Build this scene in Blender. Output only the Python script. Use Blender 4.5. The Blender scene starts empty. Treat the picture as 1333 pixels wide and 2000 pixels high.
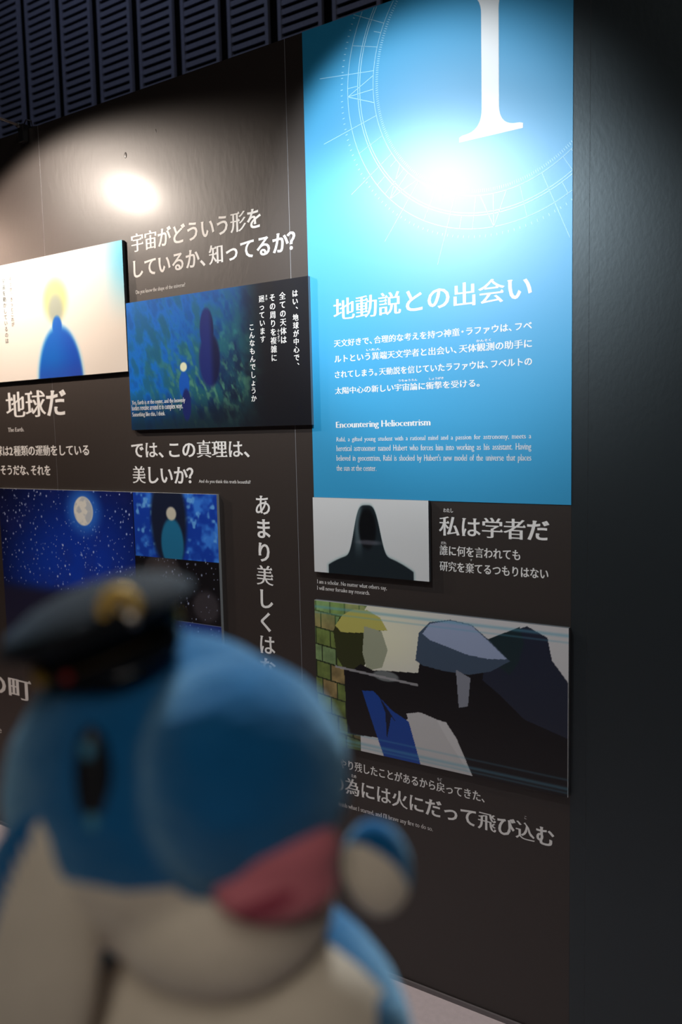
import bpy, bmesh, math, random
import numpy as np
from mathutils import Vector, Matrix

# ------------------------------------------------------------------ camera
SC = bpy.context.scene
COL = SC.collection
D = 1.8431                      # distance from the lens to the exhibition wall
YAW, PITCH, ROLL = 0.578759, -0.0963223, 0.0227579
CAM = Vector((0, 0, 1.5))
_R = Matrix.Rotation(YAW, 3, 'Z') @ Matrix.Rotation(PITCH, 3, 'X') @ Matrix.Rotation(ROLL, 3, 'Y')
_r, _f, _u = _R @ Vector((1, 0, 0)), _R @ Vector((0, 1, 0)), _R @ Vector((0, 0, 1))
cd = bpy.data.cameras.new('camera')
cam = bpy.data.objects.new('camera', cd)
COL.objects.link(cam)
m3 = Matrix((_r, _u, -_f)).transposed()
cam.matrix_world = Matrix.Translation(CAM) @ m3.to_4x4()
cd.sensor_fit = 'VERTICAL'
cd.sensor_height = 36.0
cd.lens = 36.0 * 1600 / 2000
cd.clip_start = 0.02
cd.dof.use_dof = True
cd.dof.focus_distance = 2.25
cd.dof.aperture_fstop = 3.0
SC.camera = cam
# ------------------------------------------------------------------ light
SC.view_settings.view_transform = 'Standard'
SC.view_settings.look = 'None'
SC.view_settings.gamma = 1.0
SC.view_settings.use_curve_mapping = False
SC.view_settings.exposure = 0.0
w = bpy.data.worlds.new('world')
SC.world = w
w.use_nodes = True
w.node_tree.nodes['Background'].inputs['Color'].default_value = (0.55, 0.65, 0.9, 1)
w.node_tree.nodes['Background'].inputs['Strength'].default_value = 0.01


LOW_FILL = ((-.98, D, 1.05), 50.0, 54.0)       # aim, watts, half angle of the fill added at the middle lamp


def area(name, loc, aim, sx, sy, watts, col):
    l = bpy.data.lights.new(name, 'AREA')
    l.shape = 'RECTANGLE'
    l.size, l.size_y, l.energy, l.color = sx, sy, watts, col
    o = bpy.data.objects.new(name, l)
    COL.objects.link(o)
    o.location = loc
    o.rotation_euler = (Vector(aim) - Vector(loc)).to_track_quat('-Z', 'Y').to_euler()
    return o


# unseen fill lights added: one over the visitors, one behind the partition
area('hall_fill', (1.6, -2.2, 5.2), (0, 0.4, 1.0), 1.6, 1.6, 38, (1.0, 0.95, 0.88))
area('hall_fill', (-3.6, 2.7, 5.7), (-3.9, 3.85, 3.6), 2.6, 0.5, 15, (0.55, 0.66, 1.0))
SPOTS = {  # position, point on the wall it is aimed at, half angle, watts, colour, blend
    'A': ((-2.47, D - 0.50, 2.45), (-2.2235, D, 1.549), 65.4, 54.0, (1.0, 0.86, 0.74), 0.28),
    'B': ((-1.21, D - 0.80, 2.36), (-0.9857, D, 2.0538), 33.0, 38.0, (0.92, 0.97, 1.0), 0.5),
    'C': ((-3.88, D - 0.50, 2.45), (-3.60, D, 1.549), 65.4, 70.0, (1.0, 0.72, 0.55), 0.28),
}

_l = bpy.data.lights.new('added_toy_spot', 'SPOT')  # unseen spot added on the wall side to put a rim on the toy
_l.energy, _l.color, _l.spot_size, _l.spot_blend, _l.shadow_soft_size = 230, (0.88, 0.95, 1.0), math.radians(26), .5, .12
_o = bpy.data.objects.new('added_toy_spot', _l)
COL.objects.link(_o)
_o.location = (-.85, 1.35, 2.85)
_o.rotation_euler = (Vector((-.24, .26, 1.3)) - _o.location).to_track_quat('-Z', 'Y').to_euler()
_l = bpy.data.lights.new('added_toy_spot', 'SPOT')  # second unseen spot, added behind the camera to brighten the toy's front
_l.energy, _l.color, _l.spot_size, _l.spot_blend, _l.shadow_soft_size = 15, (1.0, 0.93, 0.84), math.radians(12), .8, .10
_o = bpy.data.objects.new('added_toy_spot', _l)
COL.objects.link(_o)
_o.location = (.35, -.9, 2.3)
_o.rotation_euler = (Vector((-.235, .27, 1.26)) - _o.location).to_track_quat('-Z', 'Y').to_euler()
# ------------------------------------------------------------------ helpers
rng = random.Random(5)
nrs = np.random.RandomState(7)


def srgb(r, g, b):
    return tuple(((c / 255) / 12.92 if c / 255 <= .04045 else ((c / 255 + .055) / 1.055) ** 2.4) for c in (r, g, b))


def lin(a):
    a = np.clip(a, 0, 255) / 255
    return np.where(a <= .04045, a / 12.92, ((a + .055) / 1.055) ** 2.4)


def mat(name, col, rough=.5, metal=0, spec=.5, bump=None, coat=0, coat_rough=.2, sheen=0, sheen_tint=(1, 1, 1), attr=None, var=0.0):
    m = bpy.data.materials.new(name)
    m.use_nodes = True
    nt = m.node_tree
    b = nt.nodes['Principled BSDF']
    b.inputs['Base Color'].default_value = (*col, 1)
    b.inputs['Roughness'].default_value = rough
    if name == 'black_cloth_board':
        b.inputs['Specular Tint'].default_value = (.72, .9, 1, 1)
    b.inputs['Metallic'].default_value = metal
    b.inputs['Specular IOR Level'].default_value = spec
    b.inputs['Coat Weight'].default_value = coat
    b.inputs['Coat Roughness'].default_value = coat_rough
    b.inputs['Sheen Weight'].default_value = sheen
    b.inputs['Sheen Roughness'].default_value = .4
    b.inputs['Sheen Tint'].default_value = (*sheen_tint, 1)
    if attr:
        a = nt.nodes.new('ShaderNodeAttribute')
        a.attribute_name = attr
        nt.links.new(a.outputs['Color'], b.inputs['Base Color'])
    tc = nt.nodes.new('ShaderNodeTexCoord')
    if var:
        n = nt.nodes.new('ShaderNodeTexNoise')
        n.inputs['Scale'].default_value = 60
        n.inputs['Detail'].default_value = 4
        mx = nt.nodes.new('ShaderNodeMix')
        mx.data_type = 'RGBA'
        mx.inputs['A'].default_value = (*[c * (1 - var) for c in col], 1)
        mx.inputs['B'].default_value = (*[min(1, c * (1 + var)) for c in col], 1)
        nt.links.new(tc.outputs['Object'], n.inputs['Vector'])
        nt.links.new(n.outputs['Fac'], mx.inputs['Factor'])
        nt.links.new(mx.outputs['Result'], b.inputs['Base Color'])
    if bump:
        sc, st, scl = bump
        mp = nt.nodes.new('ShaderNodeMapping')
        mp.inputs['Scale'].default_value = scl
        n = nt.nodes.new('ShaderNodeTexNoise')
        n.inputs['Scale'].default_value = sc
        n.inputs['Detail'].default_value = 5
        n.inputs['Roughness'].default_value = .6
        bp = nt.nodes.new('ShaderNodeBump')
        bp.inputs['Strength'].default_value = st
        bp.inputs['Distance'].default_value = .002
        nt.links.new(tc.outputs['Object'], mp.inputs['Vector'])
        nt.links.new(mp.outputs['Vector'], n.inputs['Vector'])
        nt.links.new(n.outputs['Fac'], bp.inputs['Height'])
        nt.links.new(bp.outputs['Normal'], b.inputs['Normal'])
    return m


M = {}
M['vinyl'] = mat('dark_brown_vinyl', (.021, .0152, .013), .52, spec=.62, bump=(55, .28, (1, 1, .45)), coat=.22, coat_rough=.24)
M['black'] = mat('black_cloth_board', (.0034, .0044, .0052), .47, spec=1.0, bump=(90, .14, (1, 1, .6)))
M['core'] = mat('partition_core', (.30, .30, .32), .6)
M['banner'] = mat('blue_print', (.006, .29, .57), .5, spec=1.15, bump=(60, .05, (1, 1, .6)))
M['line'] = mat('pale_blue_ink', (.42, .74, .90), .4)
M['white'] = mat('white_ink', (.80, .80, .79), .42)
M['numeral'] = mat('white_numeral_ink', (.82, .87, .90), .4)
M['grey'] = mat('grey_ink', srgb(95, 95, 92), .5)
M['print'] = mat('printed_face', (.5, .5, .5), .33, spec=.5, attr='Col', coat=.1, coat_rough=.15)
M['edge'] = mat('board_edge', (.10, .12, .14), .5)
M['edge_white'] = mat('board_edge_light', (.28, .30, .31), .5)
M['floor'] = mat('grey_floor', srgb(200, 188, 192), .55, bump=(260, .3, (1, 1, 1)), var=.12)
M['trim'] = mat('grey_trim', srgb(105, 100, 102), .45)
M['hall'] = mat('hall_paint', (.0015, .0015, .002), .9, spec=.1)
M['louvre'] = mat('louvre_felt', (.15, .155, .20), .75, bump=(500, .4, (1, 1, 1)), var=.2)
M['room'] = mat('room_paint', (.05, .05, .055), .8)
M['metal'] = mat('lamp_black', (.015, .015, .016), .35, coat=.3)
M['arm'] = mat('arm_steel', (.62, .55, .50), .35, metal=.6)
M['lens'] = mat('lamp_lens', (.8, .8, .8), .2)
M['plush_blue'] = mat('blue_plush', (.004, .10, .265), .95, spec=.15, bump=(700, .6, (1, 1, 1)), sheen=.9, sheen_tint=(.5, .82, 1), var=.2)
M['plush_cream'] = mat('cream_plush', (.70, .61, .49), .95, spec=.15, bump=(700, .6, (1, 1, 1)), sheen=.25, var=.1)
M['pink'] = mat('pink_felt', (.56, .16, .19), .85, spec=.2, bump=(500, .4, (1, 1, 1)), sheen=.2, var=.12)
M['maroon'] = mat('mouth_fold_shade', (.30, .05, .08), .9, spec=.2)  # darkness of the mouth's fold, put into the colour
M['eye'] = mat('black_embroidery', (.004, .004, .006), .5)
M['glint'] = mat('pale_blue_thread', (.05, .22, .34), .7)
M['cap'] = mat('cap_felt', (.003, .004, .006), .85, spec=.2, sheen=.10, sheen_tint=(.5, .75, 1), bump=(500, .3, (1, 1, 1)))
M['visor'] = mat('cap_gloss', (.006, .007, .01), .18, coat=.5)
M['gold'] = mat('gold_thread', (.50, .30, .035), .5, metal=.3)
M['brown_cord'] = mat('brown_cord', (.06, .035, .01), .6)
M['silver'] = mat('silver_thread', (.62, .56, .50), .35, metal=.4)
M['red'] = mat('red_felt', (.25, .01, .01), .8)
M['plinth'] = mat('plinth_black', (.01, .01, .01), .6)


def mesh_obj(name, verts, faces, m, parent=None, smooth=False, mats=None, idx=None):
    me = bpy.data.meshes.new(name)
    me.from_pydata([tuple(v) for v in verts], [], [tuple(f) for f in faces])
    for mm in (mats or [m]):
        me.materials.append(mm)
    if idx is not None:
        me.polygons.foreach_set('material_index', np.asarray(idx, dtype=np.int32))
    if smooth:
        me.polygons.foreach_set('use_smooth', np.ones(len(me.polygons), dtype=bool))
    me.update()
    o = bpy.data.objects.new(name, me)
    COL.objects.link(o)
    if parent:
        o.parent = parent
    return o


def bm_obj(name, bm, m, parent=None, smooth=False):
    me = bpy.data.meshes.new(name)
    bm.to_mesh(me)
    bm.free()
    me.materials.append(m)
    if smooth:
        for p in me.polygons:
            p.use_smooth = True
    o = bpy.data.objects.new(name, me)
    COL.objects.link(o)
    if parent:
        o.parent = parent
    return o


def tag(o, label=None, cat=None, group=None, kind=None):
    if label: o['label'] = label
    if cat: o['category'] = cat
    if group: o['group'] = group
    if kind: o['kind'] = kind
    return o


def empty(name, loc, rot=(0, 0, 0)):
    o = bpy.data.objects.new(name, None)
    o.empty_display_size = .05
    COL.objects.link(o)
    o.location, o.rotation_euler = loc, rot
    return o


def box_bm(x0, x1, y0, y1, z0, z1, bm=None, bevel=0):
    own = bm is None
    bm = bm or bmesh.new()
    r = bmesh.ops.create_cube(bm, size=1)
    for v in r['verts']:
        v.co = ((x0 + x1) / 2 + v.co.x * (x1 - x0), (y0 + y1) / 2 + v.co.y * (y1 - y0), (z0 + z1) / 2 + v.co.z * (z1 - z0))
    if bevel:
        es = list({e for v in r['verts'] for e in v.link_edges})
        bmesh.ops.bevel(bm, geom=es, offset=bevel, segments=2, affect='EDGES', profile=.5)
    return bm


def box(name, x0, x1, y0, y1, z0, z1, m, parent=None, bevel=0):
    return bm_obj(name, box_bm(x0, x1, y0, y1, z0, z1, bevel=bevel), m, parent)


def tube(name, pts, r, m, parent=None, n=10):
    pts = [Vector(p) for p in pts]
    V, F = [], []
    for i, p in enumerate(pts):
        a = pts[max(0, i - 1)]; b = pts[min(len(pts) - 1, i + 1)]
        t = (b - a).normalized()
        s = t.cross(Vector((0.13, .31, 1))).normalized(); q = s.cross(t)
        for k in range(n):
            an = 2 * math.pi * k / n
            V.append(p + s * math.cos(an) * r + q * math.sin(an) * r)
    for i in range(len(pts) - 1):
        for k in range(n):
            F.append((i * n + k, i * n + (k + 1) % n, (i + 1) * n + (k + 1) % n, (i + 1) * n + k))
    F.append(tuple(range(n))[::-1]); F.append(tuple((len(pts) - 1) * n + k for k in range(n)))
    return mesh_obj(name, V, F, m, parent, smooth=True)


def lathe(name, prof, m, parent=None, n=48, mtx=None, squash=(1, 1)):
    V, F = [], []
    for r, z in prof:
        for k in range(n):
            an = 2 * math.pi * k / n
            v = Vector((r * math.cos(an) * squash[0], r * math.sin(an) * squash[1], z))
            V.append(mtx @ v if mtx else v)
    for i in range(len(prof) - 1):
        for k in range(n):
            F.append((i * n + k, i * n + (k + 1) % n, (i + 1) * n + (k + 1) % n, (i + 1) * n + k))
    return mesh_obj(name, V, F, m, parent, smooth=True)


# ------------------------------------------------------------------ lettering
_gcache = {}


def contours(s, spacing=1.0):
    """outline loops of a line of text in em units, each a numpy array"""
    key = (s, spacing)
    if key in _gcache:
        return _gcache[key]
    c = bpy.data.curves.new('tmp', 'FONT')
    c.body = s
    c.fill_mode = 'NONE'
    c.resolution_u = 3
    c.space_word = spacing
    o = bpy.data.objects.new('tmp', c)
    COL.objects.link(o)
    dg = bpy.context.evaluated_depsgraph_get()
    me = o.evaluated_get(dg).to_mesh()
    co = np.array([v.co[:2] for v in me.vertices])
    nxt = {}
    for e in me.edges:
        a, b = e.vertices
        nxt.setdefault(a, []).append(b); nxt.setdefault(b, []).append(a)
    seen, loops = set(), []
    for st in range(len(co)):
        if st in seen or st not in nxt: continue
        loop, cur, prev = [st], st, None
        seen.add(st)
        while True:
            cand = [k for k in nxt[cur] if k != prev and k not in seen]
            if not cand: break
            k = min(cand, key=lambda q: abs(q - cur))
            seen.add(k); loop.append(k); prev, cur = cur, k
        if len(loop) > 2:
            q = co[loop]
            keep = [i for i in range(len(q)) if np.hypot(*(q[i] - q[i - 1])) > 1e-5]
            if len(keep) > 2: loops.append(q[keep])
    o.evaluated_get(dg).to_mesh_clear()
    bpy.data.objects.remove(o)
    bpy.data.curves.remove(c)
    _gcache[key] = loops
    return loops


def area2(q):
    x, y = q[:, 0], q[:, 1]
    return .5 * np.sum(x * np.roll(y, -1) - np.roll(x, -1) * y)


def inside(pt, q):
    x, y = pt
    c = False
    for i in range(len(q)):
        x1, y1 = q[i - 1]; x2, y2 = q[i]
        if (y1 > y) != (y2 > y) and x < (x2 - x1) * (y - y1) / (y2 - y1) + x1:
            c = not c
    return c


def stylise(loops, wx, wy, serif):
    """contrast of a bookish face: verticals swell by wx, horizontals thin by wy, plus small serifs"""
    out, extra = [], []
    bbs = [(q[:, 0].min(), q[:, 0].max(), q[:, 1].min(), q[:, 1].max()) for q in loops]
    for i, q in enumerate(loops):
        depth = 0
        for j, p in enumerate(loops):
            if j != i and bbs[j][0] <= bbs[i][0] and bbs[j][1] >= bbs[i][1] and bbs[j][2] <= bbs[i][2] and bbs[j][3] >= bbs[i][3]:
                if inside(q[0], p): depth += 1
        ccw = area2(q) > 0
        e = np.roll(q, -1, 0) - q
        nn = np.c_[e[:, 1], -e[:, 0]]
        ln = np.hypot(*nn.T)[:, None] + 1e-9
        nn = nn / ln
        if not ccw: nn = -nn
        if depth % 2: nn = -nn
        L = ln[:, 0]
        for k in range(len(q)):
            a, b = q[k], q[(k + 1) % len(q)]
            n0, n1, n2 = nn[k - 1], nn[k], nn[(k + 1) % len(q)]
            if serif == 'j' and depth % 2 == 0:
                if n1[0] > .93 and .035 < L[k] < .085 and abs(n0[1]) > .93 and abs(n2[1]) > .93:
                    yt = max(a[1], b[1]); x = a[0]; yb = min(a[1], b[1])
                    extra.append([(x - .10, yt - .012), (x - .035, yt + .065), (x + .022, yt - .004), (x + .012, yb + .014), (x - .02, yb + .012)])
                if n1[1] < -.93 and .05 < L[k] < .1 and abs(n0[0]) > .9 and abs(n2[0]) > .9:
                    pass
            if serif in 'eE':
                if abs(n1[1]) > .97 and .07 < L[k] < .2 and abs(n0[0]) > .9 and abs(n2[0]) > .9:
                    s = .045
                    xa, xb = min(a[0], b[0]) - s, max(a[0], b[0]) + s
                    y = a[1]; t = -.028 * (1 if n1[1] > 0 else -1)
                    extra.append([(xa, y), (xb, y), (xb, y + t), (xa, y + t)])
        mv = []
        for k in range(len(q)):
            n = nn[k - 1] + nn[k]
            l = np.hypot(*n)
            n = nn[k] if l < .3 else n / l * min(1.4, 2 / l)
            mv.append((q[k][0] + n[0] * wx, q[k][1] - n[1] * wy))
        out.append(np.array(mv))
    return out, extra


def fill(loops):
    c = bpy.data.curves.new('tmp', 'CURVE')
    c.dimensions = '2D'
    c.fill_mode = 'BOTH'
    for q in loops:
        s = c.splines.new('POLY')
        s.points.add(len(q) - 1)
        a = np.zeros((len(q), 4)); a[:, :2] = q; a[:, 3] = 1
        s.points.foreach_set('co', a.ravel())
        s.use_cyclic_u = True
    o = bpy.data.objects.new('tmp', c)
    COL.objects.link(o)
    dg = bpy.context.evaluated_depsgraph_get()
    me = o.evaluated_get(dg).to_mesh()
    V = np.array([v.co[:2] for v in me.vertices]).reshape(-1, 2)
    F = [tuple(p.vertices) for p in me.polygons]
    o.evaluated_get(dg).to_mesh_clear()
    bpy.data.objects.remove(o); bpy.data.curves.remove(c)
    return V, F


def kanji(ch):
    return '\u4e00' <= ch <= '\u9fff'


def shape_cjk(s, kind):
    """a line set character by character on the full-width grid, kanji and kana with their own weights"""
    V, F, x = [], [], 0.0
    k = 1.0 if kind == 'h' else .72
    for ch in s:
        adv = .62 if ch in '、。・' else .6 if ch.isdigit() else .8 if ch == '？' else 1.0
        wx, wy = (.026 * k, .006) if kanji(ch) else (.030 * k, -.014 * k)
        v, f, extra = fill_glyph(contours(ch), wx, wy, 'j' if kanji(ch) else '')
        v = [(a, b, 0) for a, b in v]
        for ex in extra:
            n = len(v); v += [(a, b, 1) for a, b in ex]; f.append(tuple(range(n, n + len(ex))))
        off = x - (.19 if ch == '・' else .1 if ch == '？' else 0)
        n = len(V)
        V += [(a + off, b, l) for a, b, l in v]
        F += [tuple(q + n for q in p) for p in f]
        x += adv
    V = np.array(V)
    return V, F, V.min(0), V.max(0)


def fill_glyph(loops, wx, wy, serif):
    """each outline with its own counters filled by itself; a weight that makes an outline cross itself is eased"""
    outer = [q for q in loops if area2(q) > 0]
    holes = [q for q in loops if area2(q) <= 0]
    V, F, E = [], [], []
    for q in outer:
        bb = (q[:, 0].min(), q[:, 0].max(), q[:, 1].min(), q[:, 1].max())
        mine = [h for h in holes if h[:, 0].min() >= bb[0] - 1e-6 and h[:, 0].max() <= bb[1] + 1e-6 and h[:, 1].min() >= bb[2] - 1e-6 and h[:, 1].max() <= bb[3] + 1e-6 and inside(h[0] * .999 + h.mean(0) * .001, q)]
        f_ = 1.0
        for _ in range(5):
            a, ex = stylise([q] + mine, wx * f_, wy * f_, serif)
            want = sum(area2(x) for x in a)
            v, f = fill(a)
            got = sum(abs(area2(v[list(p)])) for p in f) if len(v) else 0
            if abs(got - want) < .02 * abs(want): break
            f_ *= .55
        n = len(V)
        V += list(map(tuple, v)); F += [tuple(k + n for k in p) for p in f]; E += ex
    return V, F, E


def shape_text(s, kind):
    if kind in 'jh':
        return shape_cjk(s, kind)
    sp = 1.7 if kind == 'e' and len(s) > 80 else 1.0
    wx, wy = {'j': (.014, .012), 'h': (.022, .008), 'e': (.006, .014), 'E': (.035, .015)}[kind]
    V, F, extra = fill_glyph(contours(s, sp), wx, wy, kind)
    V = [(a, b, 0) for a, b in V]
    lo, hi = np.array(V).min(0), np.array(V).max(0)
    for ex in extra:
        n = len(V)
        V += [(a, b, 1) for a, b in ex]
        F.append(tuple(range(n, n + len(ex))))
    return np.array(V), F, lo, hi


def text_line(name, s, kind, x0, x1, z, h, y, m, parent, label=None):
    V, F, lo, hi = shape_text(s, kind)
    sx = (x1 - x0) / (hi[0] - lo[0])
    if kind in 'jh':
        sz = h / (hi[1] - lo[1]); zb = z - lo[1] * sz
    else:
        sz = h / (.727 if s[0].isupper() else .56); zb = z
    P = [(x0 + (a - lo[0]) * sx, y - .00012 * l, zb + b * sz) for a, b, l in V]
    o = mesh_obj(name, P, F, m, parent)
    if label: o['label'] = label
    return o


def text_column(name, s, xc, z0, z1, y, m, parent, wide=1.0, kind='j'):
    """vertical writing from z0 down to z1; all characters in one mesh"""
    pitch = (z0 - z1) / len(s)
    V, F = [], []
    for i, ch in enumerate(s):
        v, f, lo, hi = shape_text(ch, kind)
        k = pitch * .93
        if ch in '、。':
            ox, oz = xc + .05 * k, z0 - pitch * (i + .45)
        else:
            ox, oz = xc - .5 * k * wide, z0 - pitch * (i + 1) + .10 * k
        n = len(V)
        V += [(ox + a * k * wide, y - .00012 * l, oz + b * k) for a, b, l in v]
        F += [tuple(q + n for q in p) for p in f]
    return mesh_obj(name, V, F, m, parent)


# ------------------------------------------------------------------ the setting
HB = D + 2.0           # hall wall behind the partition
st = box('floor', -7, 5, -5, HB, -.1, 0, M['floor']); tag(st, kind='structure')
st = box('ceiling', -7, 5, -5, HB, 6, 6.1, M['room']); tag(st, kind='structure')
st = box('wall_back', -7, 5, HB, HB + .1, 0, 6, M['hall']); tag(st, kind='structure')
st = box('wall_left', -7.1, -7, -5, HB, 0, 6, M['room']); tag(st, kind='structure')
st = box('wall_right', 5, 5.1, -5, HB, 0, 6, M['room']); tag(st, kind='structure')
st = box('wall_rear', -7, 5, -5.1, -5, 0, 6, M['room']); tag(st, kind='structure')
TOP = 2.542
wall = box('wall_front', -5.5, 2.5, D + .0008, D + .09, 0, TOP, M['core']); tag(wall, kind='structure')
seams = [-5.5, -4.434, -3.406, -2.378, -1.350, -0.5767]
for a, b in zip(seams[:-1], seams[1:]):
    box('vinyl_sheet', a + .0009, b - .0009 if b != seams[-1] else b, D, D + .0008, 0.012, TOP, M['vinyl'], wall)
for a, b in ((-.5767, -.5393), (-.5393, .375), (.375, 1.29), (1.29, 2.5)):
    box('black_board', a + .0003, b - .0003, D - .0001, D + .0008, 0.012, TOP + .0005, M['black'], wall)['label'] = 'plain black board right of the print'
st = box('baseboard_front', -5.5, 2.5, D - .006, D + .0008, 0, .012, M['trim']); tag(st, kind='structure')
# air bubble trapped under the vinyl
bm = bmesh.new(); bmesh.ops.create_uvsphere(bm, u_segments=16, v_segments=8, radius=.006)
for v in bm.verts: v.co = (v.co.x - 1.968, D + v.co.y * .28, v.co.z * 1.5 + 2.366)
bm_obj('air_bubble', bm, M['vinyl'], wall, True)
bm = bmesh.new(); bmesh.ops.create_uvsphere(bm, u_segments=16, v_segments=8, radius=.003)
for v in bm.verts: v.co = (v.co.x - 1.835, D + v.co.y * .25, v.co.z * 1.8 + 2.41)
bm_obj('air_bubble', bm, M['vinyl'], wall, True)

# ------------------------------------------------------------------ writing on the wall
WALL_TEXT = [
('h', '宇宙がどういう形を', -1.9600, -1.4468, 2.0714, 0.0574),
('h', 'しているか、知ってるか？', -1.9565, -1.3311, 1.9934, 0.0550),
('e', 'Do you know the shape of the universe?', -1.9494, -1.7407, 1.9446, 0.0122),
('h', 'では、この真理は、', -2.0030, -1.5140, 1.4352, 0.0535),
('h', '美しいか？', -2.0032, -1.7373, 1.3538, 0.0550),
('e', 'And do you think this truth beautiful?', -1.7164, -1.5147, 1.3593, 0.0103),
('h', '地球だ', -2.6420, -2.3077, 1.5795, 0.0925),
('e', 'The Earth.', -2.6378, -2.5454, 1.5308, 0.0155),
('h', '地球は2種類の運動をしている', -2.7612, -2.2055, 1.4438, 0.0375),
('h', 'そうだな、それを', -2.6966, -2.4121, 1.3745, 0.0355),
('h', '私は学者だ', -0.9118, -0.6274, 1.2384, 0.0495),
('j', 'わたし', -0.8988, -0.8721, 1.2971, 0.0100),
('j', '誰に何を言われても', -0.9104, -0.6983, 1.1884, 0.0255),
('j', 'だれ', -0.9064, -0.8915, 1.2160, 0.0072),
('j', '研究を棄てるつもりはない', -0.9109, -0.6297, 1.1485, 0.0252),
('j', 'す', -0.8274, -0.8219, 1.1784, 0.0055),
('e', 'I am a scholar. No matter what others say,', -1.2880, -1.0658, 1.0856, 0.0115),
('e', 'I will never forsake my research.', -1.2886, -1.1181, 1.0676, 0.0115),
('j', 'やり残したことがあるから戻ってきた、', -1.2280, -0.7927, 0.5677, 0.0272),
('j', 'もど', -0.9241, -0.9109, 0.5972, 0.0080),
('h', 'その為には火にだって飛び込む', -1.3089, -0.6140, 0.4960, 0.0474),
('j', 'ため', -1.1895, -1.1735, 0.5479, 0.0090),
('j', 'こ', -0.6889, -0.6831, 0.5515, 0.0070),
('e', "I came back to finish what I started, and I'll brave any fire to do so.", -1.3226, -0.9392, 0.4551, 0.0130),
('h', 'の町', -2.8775, -2.5927, 0.5300, 0.0811),
('e', 'e', -2.8163, -2.7941, 0.3750, 0.0200),
]
for k, s, x0, x1, z, h in WALL_TEXT:
    text_line('caption', s, k, x0, x1, z, h, D - .0004, M['white'], wall)
text_column('caption', 'あまり美しくはない', -1.4733, 1.3364, .7204, D - .0004, M['white'], wall, wide=1.0, kind='h')

# ------------------------------------------------------------------ blue chapter banner
BX0, BX1, BZ0 = -1.2913, -.5767, 1.3246
ban = box('chapter_banner', BX0, BX1, D - .0012, D, BZ0, TOP + .001, M['banner'])
tag(ban, 'tall sky-blue printed banner with a white roman numeral on the wall', 'banner')
BY = D - .0015
BAN_TEXT = [
('j', '地動説との出会い', -1.2132, -0.6689, 1.7948, 0.0560, 'chapter_title'),
('j', '天文好きで、合理的な考えを持つ神童・ラファウは、フベ', -1.2137, -0.6689, 1.7260, 0.0190, 'body_text'),
('j', 'ルトという異端天文学者と出会い、天体観測の助手に', -1.2132, -0.6689, 1.6855, 0.0193, 'body_text'),
('j', 'されてしまう。天動説を信じていたラファウは、フベルトの', -1.2127, -0.6689, 1.6445, 0.0190, 'body_text'),
('j', '太陽中心の新しい宇宙論に衝撃を受ける。', -1.2138, -0.7987, 1.6025, 0.0194, 'body_text'),
('j', 'いたん', -1.1139, -1.0710, 1.7088, 0.0058, 'body_text'),
('j', 'かんそく', -0.8068, -0.7690, 1.7076, 0.0060, 'body_text'),
('j', 'うちゅうろん', -1.0200, -0.9660, 1.6249, 0.0060, 'body_text'),
('j', 'しょうげき', -0.9332, -0.8940, 1.6252, 0.0060, 'body_text'),
('E', 'Encountering Heliocentrism', -1.2131, -0.9311, 1.5134, 0.0175, 'english_title'),
('e', 'Rafal, a gifted young student with a rational mind and a passion for astronomy, meets a', -1.2124, -0.6708, 1.4772, 0.0122, 'body_text'),
('e', 'heretical astronomer named Hubert who forces him into working as his assistant. Having', -1.2131, -0.6708, 1.4514, 0.0122, 'body_text'),
('e', "believed in geocentrism, Rafal is shocked by Hubert's new model of the universe that places", -1.2138, -0.6708, 1.4255, 0.0122, 'body_text'),
('e', 'the sun at the center.', -1.2146, -1.0898, 1.3988, 0.0125, 'body_text'),
]
for k, s, x0, x1, z, h, nm in BAN_TEXT:
    text_line(nm, s, k, x0, x1, z, h, BY, M['white'], ban)
# the numeral: a serifed capital I
q = [(-.8466, 2.1760)]
hw = .0212
cx = -.7682
def arc(c0, c1, c2, n=8):
    return [((1 - t) ** 2 * c0[0] + 2 * t * (1 - t) * c1[0] + t * t * c2[0], (1 - t) ** 2 * c0[1] + 2 * t * (1 - t) * c1[1] + t * t * c2[1]) for t in [i / n for i in range(n + 1)]]
low = [(-.078, .0), (.078, .0), (.0785, .0105), (.070, .0135)] + arc((.055, .0150), (.0215, .021), (hw, .062)) 
zb = 2.1745
right = [(cx + a, zb + b) for a, b in low[1:]]
left = [(2 * cx - x, z) for x, z in right][::-1]
mirror = lambda L: [(x, 2.10 * 0 + (zb + 2.5085) - z) for x, z in L]
NV = right + mirror(right)[::-1] + mirror(left)[::-1] + left
V2, F2 = fill([np.array(NV)])
mesh_obj('numeral', [(a, BY - .0001, b) for a, b in V2], F2, M['numeral'], ban)
# astronomical dial behind the numeral, printed in fine pale lines and cut off at the banner's edges
CXD, CZD = -.7675, 2.3553
dv, df = [], []


def seg(a, b, wd):
    a, b = np.array(a, float), np.array(b, float)
    # clip to the banner
    lo = np.array([BX0 + .002, BZ0]); hi = np.array([BX1 - .0005, TOP - .001])
    t0, t1 = 0., 1.
    d = b - a
    for i in range(2):
        if abs(d[i]) < 1e-9:
            if a[i] < lo[i] or a[i] > hi[i]: return
            continue
        u0, u1 = (lo[i] - a[i]) / d[i], (hi[i] - a[i]) / d[i]
        if u0 > u1: u0, u1 = u1, u0
        t0, t1 = max(t0, u0), min(t1, u1)
    if t0 >= t1: return
    p, r = a + d * t0, a + d * t1
    n = np.array([-d[1], d[0]]); n = n / np.hypot(*n) * wd / 2
    k = len(dv)
    dv.extend([(*(p + n),), (*(r + n),), (*(r - n),), (*(p - n),)])
    df.append((k, k + 1, k + 2, k + 3))


def pol(r, deg):
    t = math.radians(deg)
    return (CXD + r * math.cos(t), CZD + r * math.sin(t))


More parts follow.
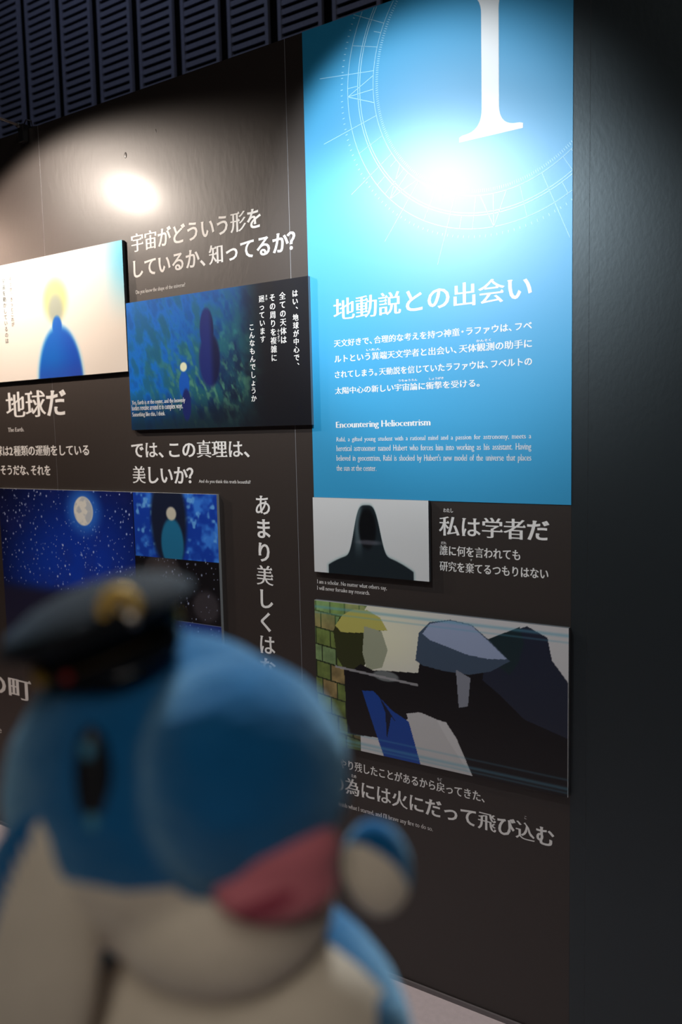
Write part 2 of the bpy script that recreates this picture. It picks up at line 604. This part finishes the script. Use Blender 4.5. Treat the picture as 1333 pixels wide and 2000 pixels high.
def ring_(r, wd):
    for k in range(240):
        seg(pol(r, k * 1.5), pol(r, k * 1.5 + 1.5), wd)


ring_(.3115, .0013); ring_(.3505, .0016); ring_(.3565, .0016); ring_(.3865, .0013)
for k in range(360):
    seg(pol(.2975, k), pol(.3045, k), .0011)
for k in range(180):
    seg(pol(.4015, k * 2), pol(.4075, k * 2), .0013)
for k, dg in enumerate(range(0, 360, 10)):
    if k % 9 in (0,): continue
    long = k % 2 == 1
    seg(pol(.3115, dg + 3), pol(.455 + (.02 if k % 3 else 0), dg + 3), .0011) if long else seg(pol(.3115, dg + 3), pol(.3865, dg + 3), .0009)
    if k % 3 == 0: seg(pol(.3115, dg + 7), pol(.333, dg + 7), .0011)
    if k % 4 == 1: seg(pol(.3585, dg + 8), pol(.3865, dg + 8), .0011)
for dg in (270, 180, 225, 0, 90, 315):
    for o in (-6, 0, 6):
        seg(pol(.3865, dg + 1), pol(.3115, dg + 1 + o), .0013)
mesh_obj('dial_drawing', [(a, BY - .00005, b) for a, b in dv], df, M['line'], ban)

# ------------------------------------------------------------------ picture boards
def noise(u, v, sc, seed, oct=4, asp=1.0):
    out = 0; amp = 1; tot = 0
    for o in range(oct):
        r = np.random.RandomState(seed * 13 + o)
        g = r.rand(128, 128)
        x = (u * sc * (2 ** o)) % 127; y = (v * sc * asp * (2 ** o)) % 127
        i = x.astype(int); j = y.astype(int); fx = x - i; fy = y - j
        fx = fx * fx * (3 - 2 * fx); fy = fy * fy * (3 - 2 * fy)
        n = (g[j, i] * (1 - fx) + g[j, i + 1] * fx) * (1 - fy) + (g[j + 1, i] * (1 - fx) + g[j + 1, i + 1] * fx) * fy
        out = out + n * amp; tot += amp; amp *= .5
    return out / tot


def sm(x, a, b):
    t = np.clip((x - a) / (b - a), 0, 1)
    return t * t * (3 - 2 * t)


def over(img, mask, col):
    m_ = np.clip(mask, 0, 1)[..., None]
    return img * (1 - m_) + np.array(col, float) * m_


def poly(u, v, pts):
    c = np.zeros(u.shape, bool)
    for i in range(len(pts)):
        x1, y1 = pts[i - 1]; x2, y2 = pts[i]
        if y1 == y2: continue
        hit = ((y1 > v) != (y2 > v)) & (u < (x2 - x1) * (v - y1) / (y2 - y1) + x1)
        c ^= hit
    return c.astype(float)


def ell(u, v, cu, cv, ru, rv, soft=.1):
    d = np.sqrt(((u - cu) / ru) ** 2 + ((v - cv) / rv) ** 2)
    return 1 - sm(d, 1 - soft, 1 + soft)


def stars(img, u, v, n, seed, asp, u0=0, u1=1, v0=0, v1=1, br=1.0):
    r = np.random.RandomState(seed)
    for _ in range(n):
        a, b = r.uniform(u0, u1), r.uniform(v0, v1)
        s = r.choice([.0018, .0026, .0040], p=[.55, .33, .12])
        img = over(img, ell(u, v, a, b, s / asp * 1.3, s * 1.6, .5) * r.uniform(.4, 1) * br, (200, 215, 255))
    return img


def board(name, x0, x1, z0, z1, fn, n, label, edge='edge', t=.011):
    """a mounted print: foam board body and a printed face whose colours ride on a fine grid"""
    o = empty(name, ((x0 + x1) / 2, D, z0))
    ox, oy, oz = o.location
    box('board', x0 - ox, x1 - ox, -t + .0002, 0, 0, z1 - z0, M[edge], o)
    asp = (x1 - x0) / (z1 - z0)
    nu, nv = int(n * asp), n
    U, Vv = np.meshgrid(np.linspace(0, 1, nu), np.linspace(0, 1, nv))
    V = np.c_[(x0 - ox + U * (x1 - x0)).ravel(), np.full(U.size, -t), (Vv * (z1 - z0)).ravel()]
    I = np.arange(nu * nv).reshape(nv, nu)
    F = np.stack([I[:-1, :-1], I[:-1, 1:], I[1:, 1:], I[1:, :-1]], -1).reshape(-1, 4)
    me = bpy.data.meshes.new('printed_face')
    me.vertices.add(len(V)); me.vertices.foreach_set('co', V.ravel())
    me.loops.add(F.size); me.loops.foreach_set('vertex_index', F.ravel())
    me.polygons.add(len(F)); me.polygons.foreach_set('loop_start', np.arange(0, F.size, 4)); me.polygons.foreach_set('loop_total', np.full(len(F), 4))
    me.update(calc_edges=True)
    img = fn(U, Vv, asp)
    a = me.color_attributes.new('Col', 'FLOAT_COLOR', 'POINT')
    c = np.ones((U.size, 4)); c[:, :3] = lin(img.reshape(-1, 3))
    a.data.foreach_set('color', c.ravel())
    me.materials.append(M['print'])
    f = bpy.data.objects.new('printed_face', me)
    COL.objects.link(f); f.parent = o
    tag(o, label, 'picture panel')
    return o


def solid(U, c):
    return np.zeros(U.shape + (3,)) + np.array(c, float)


def pic_cream(U, V, asp):
    im = solid(U, (232, 224, 214))
    im = over(im, sm(V, .35, 1) * .6, (226, 229, 233))
    im = over(im, sm(U, .80, 1.05) * sm(V, .30, .95) * 1.1, (95, 205, 240))
    im = over(im, sm(.26 - U, 0, .26) * sm(V, .35, .95) * .9, (130, 205, 240))
    im = over(im, ell(U, V, .535, .64, .085, .175, .35) * .7, (176, 188, 104))
    im = over(im, ell(U, V, .535, .56, .05, .12, .4) * .8, (150, 158, 156))
    body = np.maximum(ell(U, V, .545, -.05, .155, .46, .09), ell(U, V, .54, .40, .035, .10, .2))
    im = over(im, np.maximum(ell(U, V, .545, -.05, .17, .49, .1), 0) * .6, (120, 200, 240))
    im = over(im, body, (0, 98, 196))
    im = over(im, body * sm(U, .50, .68) * .7, (10, 66, 180))
    im = over(im, body * sm(.18 - V, 0, .18) * .5, (60, 70, 170))
    return im


def pic_meadow(U, V, asp):
    n = noise(U * asp + V * .3, V, 14, 3, 5, .6); n2 = noise(U * asp + V * .35, V, 34, 4, 3, .6)
    im = solid(U, (15, 22, 34))
    im = over(im, sm(1 - U * .9 + V * .3, .35, 1.15), (8, 118, 225))
    im = over(im, sm(n, .35, .7) * ell(U, V, .42, .45, .48, .62, .8) * .8, (26, 86, 94))
    im = over(im, sm(n2, .45, .8) * ell(U, V, .5, .32, .30, .28, .9) * .9, (86, 126, 90))
    im = over(im, sm(n2, .5, .85) * ell(U, V, .40, .5, .45, .6, .8) * .35, (40, 120, 130))
    im = over(im, sm(.32 - V, 0, .32) * .75, (18, 28, 36))
    im = over(im, sm(U, .62, .80), (19, 21, 27))
    im = over(im, sm(1 - n, .5, .75) * .2, (8, 14, 30))
    st_ = np.maximum(ell(U, V, .475, .72, .038, .16, .12), ell(U, V, .485, .50, .058, .20, .15))
    im = over(im, st_, (24, 36, 96)); im = over(im, st_ * sm(U, .48, .52) * .6, (10, 12, 30))
    im = over(im, ell(U, V, .335, .33, .030, .10, .12), (14, 78, 165))
    im = over(im, ell(U, V, .345, .18, .026, .12, .15), (22, 34, 92))
    im = over(im, ell(U, V, .335, .465, .020, .035, .2), (206, 208, 176))
    return im


def pic_night(U, V, asp):
    S = .6640     # where the right column of frames starts
    im = solid(U, (6, 10, 40))
    n = noise(U * asp, V, 5, 9, 4)
    im = over(im, ell(U, V, .40, .62, .30, .42, .8) * .95, (14, 50, 158))
    im = over(im, ell(U, V, .30, .45, .24, .26, .8) * .7, (14, 60, 180))
    im = over(im, sm(n, .5, .75) * .3, (40, 40, 110))
    im = over(im, sm(.42 - V, -.05, .06), (30, 30, 56))
    im = stars(im, U, V, 420, 3, asp, 0, S, .42, 1)
    im = over(im, ell(U, V, .437, .886, .075, .125, .45) * .8, (50, 120, 220))
    im = over(im, ell(U, V, .437, .886, .0455, .082, .06), (222, 222, 214))
    im = over(im, ell(U, V, .437, .886, .043, .078, .1) * sm(noise(U * asp, V, 26, 21, 3), .45, .62) * .55, (150, 165, 185))
    R = U > S
    f0, f1, f2 = .6615, .338, 0.0
    # upper frame: blue out-of-focus lights round a dark rounded block
    b = solid(U, (18, 58, 160)); nn = noise(U * asp, V, 16, 31, 3)
    b = over(b, sm(nn, .45, .75), (52, 118, 214)); b = over(b, sm(noise(U * asp, V, 30, 32, 2), .6, .85) * .7, (120, 190, 240))
    b = over(b, ell(U, V, .81, .86, .072, .26, .15), (22, 30, 52))
    b = over(b, ell(U, V, .822, .74, .045, .13, .12), (30, 104, 142))
    b = over(b, ell(U, V, .822, .895, .02, .035, .2), (188, 184, 168))
    im = np.where((R & (V >= f0))[..., None], b, im)
    c = solid(U, (15, 14, 18))
    c = over(c, ell(U, V, .775, .55, .085, .14, .12), (50, 46, 48))
    c = over(c, ell(U, V, .775, .56, .05, .10, .3), (62, 57, 58))
    c = over(c, ell(U, V, .945, .43, .05, .08, .3), (52, 49, 54))
    c = stars(c, U, V, 110, 8, asp, S, 1, f1, f0, .8)
    im = np.where((R & (V < f0) & (V >= f1))[..., None], c, im)
    d = stars(solid(U, (22, 40, 120)), U, V, 60, 11, asp, S, 1, 0, f1)
    im = np.where((R & (V < f1))[..., None], d, im)
    im = over(im, (np.abs(V - f1) < .0022) * R * .8, (120, 130, 150))
    im = over(im, (np.abs(U - S) < .0015).astype(float), (10, 12, 30))
    return im


def pic_mound(U, V, asp):
    im = solid(U, (202, 206, 208)); im = over(im, sm(V, .4, 1) * .35, (222, 226, 228))
    bell = .30 + .62 * np.exp(-((U - .485) / .125) ** 4) - np.abs(U - .50) ** 2 * 1.4
    m1 = (1 - sm(V - bell, -.012, .012)) * (1 - sm(np.abs(U - .505), .365, .375))
    im = over(im, (1 - sm(V - bell, .0, .05)) * (1 - sm(np.abs(U - .505), .37, .40)) * .6, (150, 176, 178))
    im = over(im, m1, (26, 36, 42))
    im = over(im, m1 * sm(V, .15, .6) * (1 - sm(np.abs(U - .41), .01, .05)) * .55, (110, 132, 138))
    im = over(im, m1 * ell(U, V, .49, .62, .075, .26, .2), (9, 12, 16))
    im = over(im, m1 * ell(U, V, .50, .44, .10, .03, .6) * .5, (120, 120, 132))
    return im


def pic_masonry(U, V, asp):
    # fields of colour: masonry at the left, a pale sky, dark drapery sweeping in from the right
    im = solid(U, (196, 196, 198)); im = over(im, ell(U, V, .30, .80, .22, .25, .9) * .7, (226, 226, 190))
    n = noise(U * asp, V, 18, 41, 4)
    vv = V + U * .22
    row = np.floor(vv * 8.6); uu = U * 15 + (row % 2) * .5 + np.sin(row * 3.1) * .22
    cell = np.floor(uu)
    hsh = np.abs(np.sin(row * 12.99 + cell * 78.2) * 43758.5) % 1
    br = np.zeros(U.shape + (3,))
    base = np.array([96, 112, 58.]); alt = np.array([128, 112, 74.]); gr = np.array([108, 132, 88.])
    k = hsh[..., None]
    br = np.where(k < .4, base, np.where(k < .7, gr, alt)) * (.72 + .6 * n[..., None])
    mort = (np.abs(vv * 8.6 - row - .5) > .455) | (np.abs(uu - cell - .5) > .455)
    br = np.where(mort[..., None], np.array([38, 48, 28.]), br)
    br = over(br, sm(V, .72, 1.0) * .45, (150, 196, 120))
    br = over(br, sm(.30 - V, 0, .3) * .45, (40, 50, 30))
    edge = poly(U, V, [(0, 0), (0, 1), (.24, 1), (.16, .80), (.13, .6), (.20, .4), (.2, 0)])
    im = np.where((edge > .5)[..., None], br, im)
    P = lambda pts, c, k=1.: over(im, poly(U, V, pts) * k, c)
    im = P([(.085, .80), (.115, .90), (.175, .96), (.24, .97), (.295, .93), (.325, .85), (.30, .845), (.27, .83), (.265, .74), (.24, .66), (.225, .60), (.15, .5), (.10, .62)], (48, 52, 26))
    im = P([(.095, .84), (.13, .92), (.18, .965), (.24, .97), (.295, .93), (.325, .85), (.27, .84), (.22, .815), (.17, .805), (.12, .80)], (176, 172, 92))
    im = P([(.225, .86), (.30, .84), (.325, .72), (.30, .60), (.235, .56), (.215, .68)], (150, 156, 134))
    dark = (14, 14, 19)
    im = P([(.13, .56), (.17, .55), (.205, .60), (.26, .57), (.34, .585), (.45, .60), (.47, .80), (.50, .86), (.60, .88), (.72, .84), (.78, .90), (.86, .985), (.93, .93), (.945, .80), (1, .68), (1, 0), (.66, 0), (.60, .22), (.56, .31), (.45, .335), (.40, .28), (.30, .12), (.14, .1)], dark)
    im = P([(.72, .84), (.78, .92), (.86, .985), (.93, .93), (.945, .80), (1, .68), (1, .35), (.85, .42), (.76, .55), (.70, .62)], (31, 37, 54))
    im = P([(.70, .86), (.77, .92), (.835, .975), (.85, .88), (.83, .76), (.80, .68), (.73, .74)], (24, 42, 48))
    im = P([(.44, .68), (.455, .86), (.50, .94), (.58, .97), (.66, .955), (.72, .88), (.80, .76), (.73, .68), (.65, .64), (.55, .64), (.47, .655)], (62, 78, 98))
    im = P([(.47, .86), (.50, .93), (.58, .965), (.66, .95), (.72, .87), (.79, .77), (.72, .755), (.64, .765), (.56, .80), (.50, .825)], (146, 160, 190))
    im = P([(.60, .66), (.655, .62), (.645, .44), (.61, .42)], (128, 132, 144))
    im = P([(.21, .42), (.26, .43), (.34, .32), (.42, .26), (.455, .0), (.30, .0), (.26, .18)], (14, 64, 148))
    im = P([(.285, .40), (.31, .30), (.315, .12), (.335, .28), (.36, .24)], (10, 20, 46))
    im = P([(.40, .32), (.455, .345), (.52, .32), (.565, .20), (.655, .0), (.455, 0)], (186, 186, 188))
    im = over(im, ell(U, V, .315, .545, .055, .035, .15), (104, 110, 112))
    bar = np.abs(V - (.565 - U * .10)) < .008 + 0 * U
    im = over(im, bar * (U > .09) * (U < .45) * .9, (150, 150, 154))
    for c, h, k in ((.955, .018, .5), (.915, .010, .35), (.05, .02, .45), (.025, .012, .35), (.105, .012, .3)):
        im = over(im, (1 - sm(np.abs(V - c), 0, h)) * k, (92, 160, 186))
    return im


p0 = board('picture_panel', -2.709, -1.990, 1.7090, 2.1134, pic_cream, 200, 'cream white print with a blue shape and cyan corner, leftmost of the top row')
p1 = board('picture_panel', -1.985, -1.2855, 1.5239, 1.9190, pic_meadow, 230, 'dark blue-green meadow print with white vertical writing, touching the blue banner', 'edge_white')
board('picture_panel', -2.703, -1.6383, .7200, 1.3257, pic_night, 330, 'starry night print with a full moon and small frames beside it, behind the plush toy', 'edge_white')
board('picture_panel', -1.2890, -.9351, 1.1200, 1.3257, pic_mound, 160, 'small light grey print with one dark mound, just below the blue banner')
board('picture_panel', -1.2920, -.5780, .6350, 1.0404, pic_masonry, 230, 'large print of green masonry and black drapery, lowest on the wall')
def on(parent, fn, *a, **k):
    o = fn(*a, **k); o.location = -parent.location; return o
for s, x0, x1, z, h in (('Yes, Earth is at the center, and the heavenly', -1.9782, -1.7487, 1.6035, .0137), ('bodies revolve around it in complex ways.', -1.9795, -1.7592, 1.5848, .0137), ('Something like this, I think.', -1.9784, -1.8344, 1.5661, .0137)):
    on(p1, text_line, 'caption', s, 'e', x0, x1, z, h, D - .0115, M['white'], p1)
for s, x, z0, z1 in (('はい、地球が中心で、', -1.3296, 1.8900, 1.6760), ('全ての天体は', -1.3722, 1.8890, 1.7475), ('その周りを複雑に', -1.4068, 1.8880, 1.7011), ('廻っています', -1.4448, 1.8880, 1.7555), ('こんなもんでしょうか', -1.4832, 1.8140, 1.5929)):
    on(p1, text_column, 'caption', s, x, z0, z1, D - .0115, M['white'], p1, wide=1.0)
for s, x, z0, z1 in (('ふくざつ', -1.3895, 1.790, 1.7525), ('まわ', -1.4275, 1.886, 1.870)):
    on(p1, text_column, 'caption', s, x, z0, z1, D - .0115, M['white'], p1, wide=1.0)
for s, x, z0, z1 in (('宇宙を動かしているのは', -2.5964, 2.0696, 1.8421), ('そうか、きっとこれが', -2.5571, 2.0699, 1.8977)):
    on(p0, text_column, 'caption', s, x, z0, z1, D - .0115, M['grey'], p0)

# ------------------------------------------------------------------ louvred panels on the hall wall
K = HB / D
PER, WID, PIT = .1715 * K, .1396 * K, .0486
LZ0, LZ1 = 3.30, 5.05
slat_me = None
for i in range(-7, 6):
    x0 = -1.5236 * K + i * PER
    t = empty('louvre_panel', (x0 + WID / 2, HB - .001, LZ0))
    bm = bmesh.new()
    s = .023
    box_bm(-WID / 2, -WID / 2 + s, -.05, -.028, 0, LZ1 - LZ0, bm); box_bm(WID / 2 - s, WID / 2, -.05, -.028, 0, LZ1 - LZ0, bm)
    box_bm(-WID / 2 + s, WID / 2 - s, -.05, -.028, 0, s, bm); box_bm(-WID / 2 + s, WID / 2 - s, -.05, -.028, LZ1 - LZ0 - s, LZ1 - LZ0, bm)
    bm_obj('panel_frame', bm, M['louvre'], t)
    if slat_me is None:
        a, b = -WID / 2 + s, WID / 2 - s
        V = [(a, -.046, .000), (b, -.046, .000), (b, -.046, .028), (a, -.046, .028), (a, -.018, .036), (b, -.018, .036), (a, -.018, .008), (b, -.018, .008)]
        F = [(0, 1, 2, 3), (3, 2, 5, 4), (4, 5, 7, 6), (6, 7, 1, 0), (0, 3, 4, 6), (1, 7, 5, 2)]
        so = mesh_obj('slat', V, F, M['louvre'], t); slat_me = so.data
        so.location = (0, 0, .035)
        k0 = 1
    else:
        k0 = 0
    for k in range(k0, 35):
        so = bpy.data.objects.new('slat', slat_me); COL.objects.link(so); so.parent = t
        so.location = (0, 0, .035 + k * PIT)
    tag(t, 'tall dark louvred panel with horizontal slots on the hall wall above the partition', 'wall panel', 'louvred panels on the hall wall')

# ------------------------------------------------------------------ lamps
def spot_head(parent, key, ori):
    pos, aim, half, watts, col, blend = SPOTS[key]
    pos, aim = Vector(pos), Vector(aim)
    d = (aim - pos).normalized()
    rot = d.to_track_quat('-Z', 'Y').to_matrix().to_4x4()
    mt = Matrix.Translation(pos - Vector(ori)) @ rot
    lathe('lamp_shade', [(.001, .085), (.014, .085), (.020, .075), (.024, .05), (.034, .012), (.040, .0), (.038, .0), (.031, .014), (.001, .03)], M['metal'], parent, mtx=mt, n=32)
    lathe('lamp_lens', [(.0005, .014), (.028, .014)], M['lens'], parent, mtx=mt, n=24)
    l = bpy.data.lights.new('spot', 'SPOT')
    l.energy, l.color, l.spot_size, l.spot_blend, l.shadow_soft_size = watts, col, math.radians(half * 2), blend, .022
    o = bpy.data.objects.new('spot_bulb', l); COL.objects.link(o); o.parent = parent
    o.matrix_local = Matrix.Translation(pos - Vector(ori)) @ rot
    if key == 'B':      # wider spot added in the same head to fill the lower wall
        l = bpy.data.lights.new('added_low_fill', 'SPOT')
        l.energy, l.color, l.spot_size, l.spot_blend, l.shadow_soft_size = LOW_FILL[1], col, math.radians(LOW_FILL[2] * 2), .5, .022
        o = bpy.data.objects.new('low_fill_spot', l); COL.objects.link(o); o.parent = parent
        d2 = (Vector(LOW_FILL[0]) - pos).normalized()
        o.matrix_local = Matrix.Translation(pos - Vector(ori)) @ d2.to_track_quat('-Z', 'Y').to_matrix().to_4x4()
    return pos - Vector(ori), d


for key, xa, lab in (('A', -2.44, 'arm spotlight clamped on the partition top, its pale rod seen above the brown wall'), ('C', -3.86, 'arm spotlight clamped farther left on the partition top, outside the view')):
    ori = (xa, D + .04, TOP)
    t = empty('arm_spotlight', ori)
    h, d = spot_head(t, key, ori)
    e = h - d * .075
    tube('arm', [(0, -.055, .006), (0, -.2, .010), (h.x * .2, e.y + .03, .006), (e.x, e.y, e.z)], .0042, M['arm'], t)
    bm = box_bm(-.014, .014, -.062, -.0425, -.045, .012, bevel=.002)
    box_bm(-.014, .014, -.0425, .06, .001, .012, bm, bevel=.002); box_bm(-.014, .014, .052, .062, -.045, .001, bm, bevel=.002)
    bm_obj('clamp', bm, M['metal'], t)
    tube('collar', [(0, -.075, .006), (0, -.055, .006)], .008, M['metal'], t)
    tube('cable', [(.004, -.05, .012), (.012, -.046, .028), (.03, -.04, .022), (.022, -.03, .008), (.05, -.02, .006), (.05, .03, .004), (.05, .052, -.02), (.05, .052, -.3)], .0022, M['metal'], t)
    tag(t, lab, 'spotlight', 'spotlights over the wall')
ori = (-1.21, D - .86, 2.47)
t = empty('drop_spotlight', ori)
h, d = spot_head(t, 'B', ori)
tube('drop_rod', [(0, 0, 0), (0, 0, 3.53)], .008, M['metal'], t)
tube('bracket', [tuple(h - d * .07), (0, 0, 0.004)], .006, M['metal'], t)
tag(t, 'spotlight hanging on a rod in front of the blue banner, above the view', 'spotlight', 'spotlights over the wall')

# ------------------------------------------------------------------ plush toy
TOY = (-.25492, .24329, 1.20376)


def sphere(sub):
    bm = bmesh.new(); bmesh.ops.create_icosphere(bm, subdivisions=sub, radius=1)
    V = np.array([v.co[:] for v in bm.verts]); F = np.array([[v.index for v in f.verts] for f in bm.faces]); bm.free()
    return V, F


def smin(a, b, k):
    h = np.clip(.5 + .5 * (b - a) / k, 0, 1)
    return b * (1 - h) + a * h - k * h * (1 - h)


def blob(name, ells, c, mats, idxfn, parent, sub=6, k=.008, rmax=.2, rough=0.0):
    """one continuous skin wrapped round soft-joined ellipsoids, found along rays from c"""
    N, F = sphere(sub)
    c = np.array(c)

    def f(P):
        r = None
        for ce, ra in ells:
            ce, ra = np.array(ce), np.array(ra)
            q = (P - ce) / ra
            l = np.linalg.norm(q, axis=1); g = np.linalg.norm(q / ra, axis=1) + 1e-9
            s = l * (l - 1) / g
            r = s if r is None else smin(r, s, k)
        return r
    ts = np.linspace(rmax, .0005, 160); t = np.full(len(N), .0005); done = np.zeros(len(N), bool)
    for a in ts:
        s = f(c + N * a)
        hit = (~done) & (s < 0)
        t[hit] = a; done |= hit
    step = ts[0] - ts[1]
    lo, hi = t, t + step
    for _ in range(18):
        mid = (lo + hi) / 2; s = f(c + N * mid[:, None]) < 0
        lo = np.where(s, mid, lo); hi = np.where(s, hi, mid)
    t = lo + rough * (noise(N[:, 0] + 2, N[:, 1] + N[:, 2] * 1.7 + 4, 9, 77, 3) - .5)
    P = c + N * t[:, None]
    ctr = P[F].mean(1)
    return mesh_obj(name, P, F, None, parent, smooth=True, mats=mats, idx=idxfn(ctr, N[F].mean(1)))


toy = empty('plush_toy', TOY, (0, 0, YAW))
tag(toy, 'blue and cream plush dolphin with a pink mouth, out of focus in front', 'plush toy')
BL, CR = M['plush_blue'], M['plush_cream']
head_e = ((-.003, .025, .135), (.073, .068, .072)); bul_e = ((.0355, -.013, .155), (.0455, .043, .049)); jaw_e = ((.024, .002, .094), (.050, .046, .0385))


def nd(P, e):
    return np.linalg.norm((P - np.array(e[0])) / np.array(e[1]), axis=1)


def head_idx(P, N):
    a, b, j = nd(P, head_e), nd(P, bul_e), nd(P, jaw_e)
    lim = np.where(b < 1.06, .109 + .55 * np.maximum(0, P[:, 0] - .022), .122)
    cream = (P[:, 2] < lim) | ((j < b) & (P[:, 2] < .124))
    return cream.astype(int)


blob('head', [head_e, bul_e, jaw_e], (.01, .018, .128), [BL, CR], head_idx, toy, 7, .0045, rough=.0012)
body_e = ((.027, .018, .000), (.083, .055, .088))
blob('body', [body_e], (.027, .018, .0), [BL, CR], lambda P, N: ((N[:, 1] < -.18 - .0 * N[:, 0]) & (N[:, 0] < .80)).astype(int), toy, 5, rough=.001)
# flippers
for nm, ce, ra, ry, fn in (
    ('flipper', (-.050, -.028, .083), (.0275, .014, .067), .12, lambda P, N: ((N[:, 0] * .9 - N[:, 1] * .9 - N[:, 2] * .32) > -.24).astype(int)),
    ('flipper', (.093, .010, .100), (.0155, .010, .0225), -.15, lambda P, N: ((-N[:, 0] * .55 - N[:, 1] - N[:, 2] * .45) > .12).astype(int)),
):
    o = blob(nm, [((0, 0, 0), ra)], (0, 0, 0), [BL, CR], fn, toy, 5, rough=.0006)
    o.location = ce; o.rotation_euler = (0, ry, 0)
# mouth
mo = blob('mouth', [((.004, 0, .008), (.021, .012, .011)), ((.002, 0, -.007), (.022, .012, .012)), ((-.013, .001, -.005), (.012, .009, .006))], (0, .002, 0),
          [M['pink'], M['maroon']], lambda P, N: (((P[:, 0] + .009) / .012) ** 2 + ((P[:, 2] + .004 - P[:, 0] * .3) / .0042) ** 2 < 1).astype(int), toy, 5, .009, .05)
mo.location = (.0530, -.0405, .1275); mo.rotation_euler = (0, 0, .35)
# eye with two stitched glints
ey = blob('eye', [((0, 0, 0), (.0078, .0060, .0225))], (0, 0, 0), [M['eye']], lambda P, N: np.zeros(len(P), int), toy, 4, rmax=.05)
ey.location = (-.0185, -.0345, .1630); ey.rotation_euler = (-.05, -.04, -.22)
for z in (.0145, -.0150):
    g = blob('eye_glint', [((0, 0, 0), (.0028, .0012, .0038))], (0, 0, 0), [M['glint']], lambda P, N: np.zeros(len(P), int), ey, 3, rmax=.02)
    g.location = (.001, -.0050, z * .95)
g = blob('nose_stitch', [((0, 0, 0), (.0014, .001, .0012))], (0, 0, 0), [M['eye']], lambda P, N: np.zeros(len(P), int), toy, 3, rmax=.02)
g.location = (.0205, -.0375, .1285)
# ------------------------------------------------------------------ the toy's cap
RZ = Matrix.Rotation(YAW, 4, 'Z')
capM = Matrix.Translation(Vector(TOY)) @ RZ @ Matrix.Translation((-.0235, .012, .2050)) @ Matrix.Rotation(-.33, 4, 'Y') @ Matrix.Rotation(.60, 4, 'Z') @ Matrix.Rotation(.06, 4, 'X') @ Matrix.Scale(.93, 4)
cap = empty('peaked_cap', (0, 0, 0)); cap.matrix_world = capM
tag(cap, 'black peaked sailor cap with a gold ring emblem, worn by the plush toy', 'cap')
lathe('cap_band', [(.031, -.008), (.0325, -.007), (.0325, .006), (.031, .007)], M['cap'], cap)
lathe('crown', [(.0315, .0055), (.0335, .007), (.041, .0105), (.0455, .0135), (.0455, .0165), (.040, .0215), (.028, .027), (.014, .0298), (.0004, .0305)], M['cap'], cap)
lathe('crown_piping', [(.0450, .0128), (.0465, .0138), (.0468, .0150), (.0454, .0160)], M['cap'], cap)
V, F = [], []
n = 22
for j, (r, dz) in enumerate(((.0305, -.002), (.0325, -.0025), (.039, -.0045), (.0425, -.0060), (.043, -.0072), (.0325, -.0040))):
    for i in range(n + 1):
        a = -math.pi / 2 + (i / n - .5) * 2.3
        sq = math.cos((i / n - .5) * math.pi)
        rr = .0325 + (r - .0325) * max(0, sq) if r > .0325 else r
        V.append((rr * math.cos(a), rr * math.sin(a), dz * max(.25, sq)))
for j in range(5):
    for i in range(n):
        F.append((j * (n + 1) + i, j * (n + 1) + i + 1, (j + 1) * (n + 1) + i + 1, (j + 1) * (n + 1) + i))
mesh_obj('visor', V, F, M['visor'], cap, smooth=True)
cord = [((.0335) * math.cos(a), .0335 * math.sin(a), .0005 + .0008 * math.sin(a * 3)) for a in np.linspace(-math.pi * .99, -.01, 30)]
tube('chin_cord', cord, .0008, M['brown_cord'], cap, 8)
for a in (-math.pi * .98, -.02):
    bm = bmesh.new(); bmesh.ops.create_uvsphere(bm, u_segments=16, v_segments=10, radius=.0062)
    for v in bm.verts: v.co = Vector((v.co.x * .6 + .034 * math.cos(a), v.co.y + .034 * math.sin(a), v.co.z + .001))
    bm_obj('cap_button', bm, M['gold'], cap, True)
box('red_tab', -.030, -.0265, -.0265, -.0225, -.002, .002, M['red'], cap, bevel=.0008)
# emblem: gold wreath ring standing on the front of the crown with a silver anchor boss
em = empty('emblem_mount', (0, 0, 0)) if False else None
V, F = [], []
R0, r0, n, k = .0072, .0024, 28, 8
ax = Matrix.Translation((-.001, -.0405, .0215)) @ Matrix.Rotation(.25, 4, 'Z').inverted() @ Matrix.Rotation(-.35, 4, 'X')
for i in range(n):
    for j in range(k):
        a, b = 2 * math.pi * i / n, 2 * math.pi * j / k
        rr = R0 + r0 * math.cos(b) * (1 + .18 * math.cos(a * 14))
        V.append(ax @ Vector((rr * math.cos(a), r0 * .6 * math.sin(b), rr * math.sin(a))))
for i in range(n):
    for j in range(k):
        F.append((i * k + j, i * k + (j + 1) % k, ((i + 1) % n) * k + (j + 1) % k, ((i + 1) % n) * k + j))
emb = mesh_obj('emblem', V, F, M['gold'], cap, smooth=True)
bm = bmesh.new(); bmesh.ops.create_uvsphere(bm, u_segments=14, v_segments=8, radius=.0034)
for v in bm.verts: v.co = ax @ Vector((v.co.x + .003, v.co.y * .5 - .001, v.co.z - .0066))
bm_obj('boss', bm, M['silver'], emb, True)
bm = box_bm(-.001, .001, -.001, .001, -.005, .0055, bevel=.0004); box_bm(-.0035, .0035, -.001, .001, .002, .0035, bm, bevel=.0004)
for v in bm.verts: v.co = ax @ v.co
bm_obj('anchor', bm, M['gold'], emb)

# stand that carries the toy, below the picture's lower edge
pz = TOY[2] - .0895
pl = empty('toy_stand', (TOY[0] + .0205, TOY[1] + .0345, 0), (0, 0, YAW))
box('stand_top', -.07, .07, -.06, .06, pz - .02, pz, M['plinth'], pl, bevel=.002)
lathe('stand_post', [(.001, .02), (.018, .02), (.018, pz - .02), (.001, pz - .02)], M['plinth'], pl)
lathe('stand_foot', [(.001, 0), (.13, 0), (.13, .014), (.02, .022), (.001, .022)], M['plinth'], pl)
tag(pl, 'slim black display stand carrying the plush toy, below the view', 'stand')
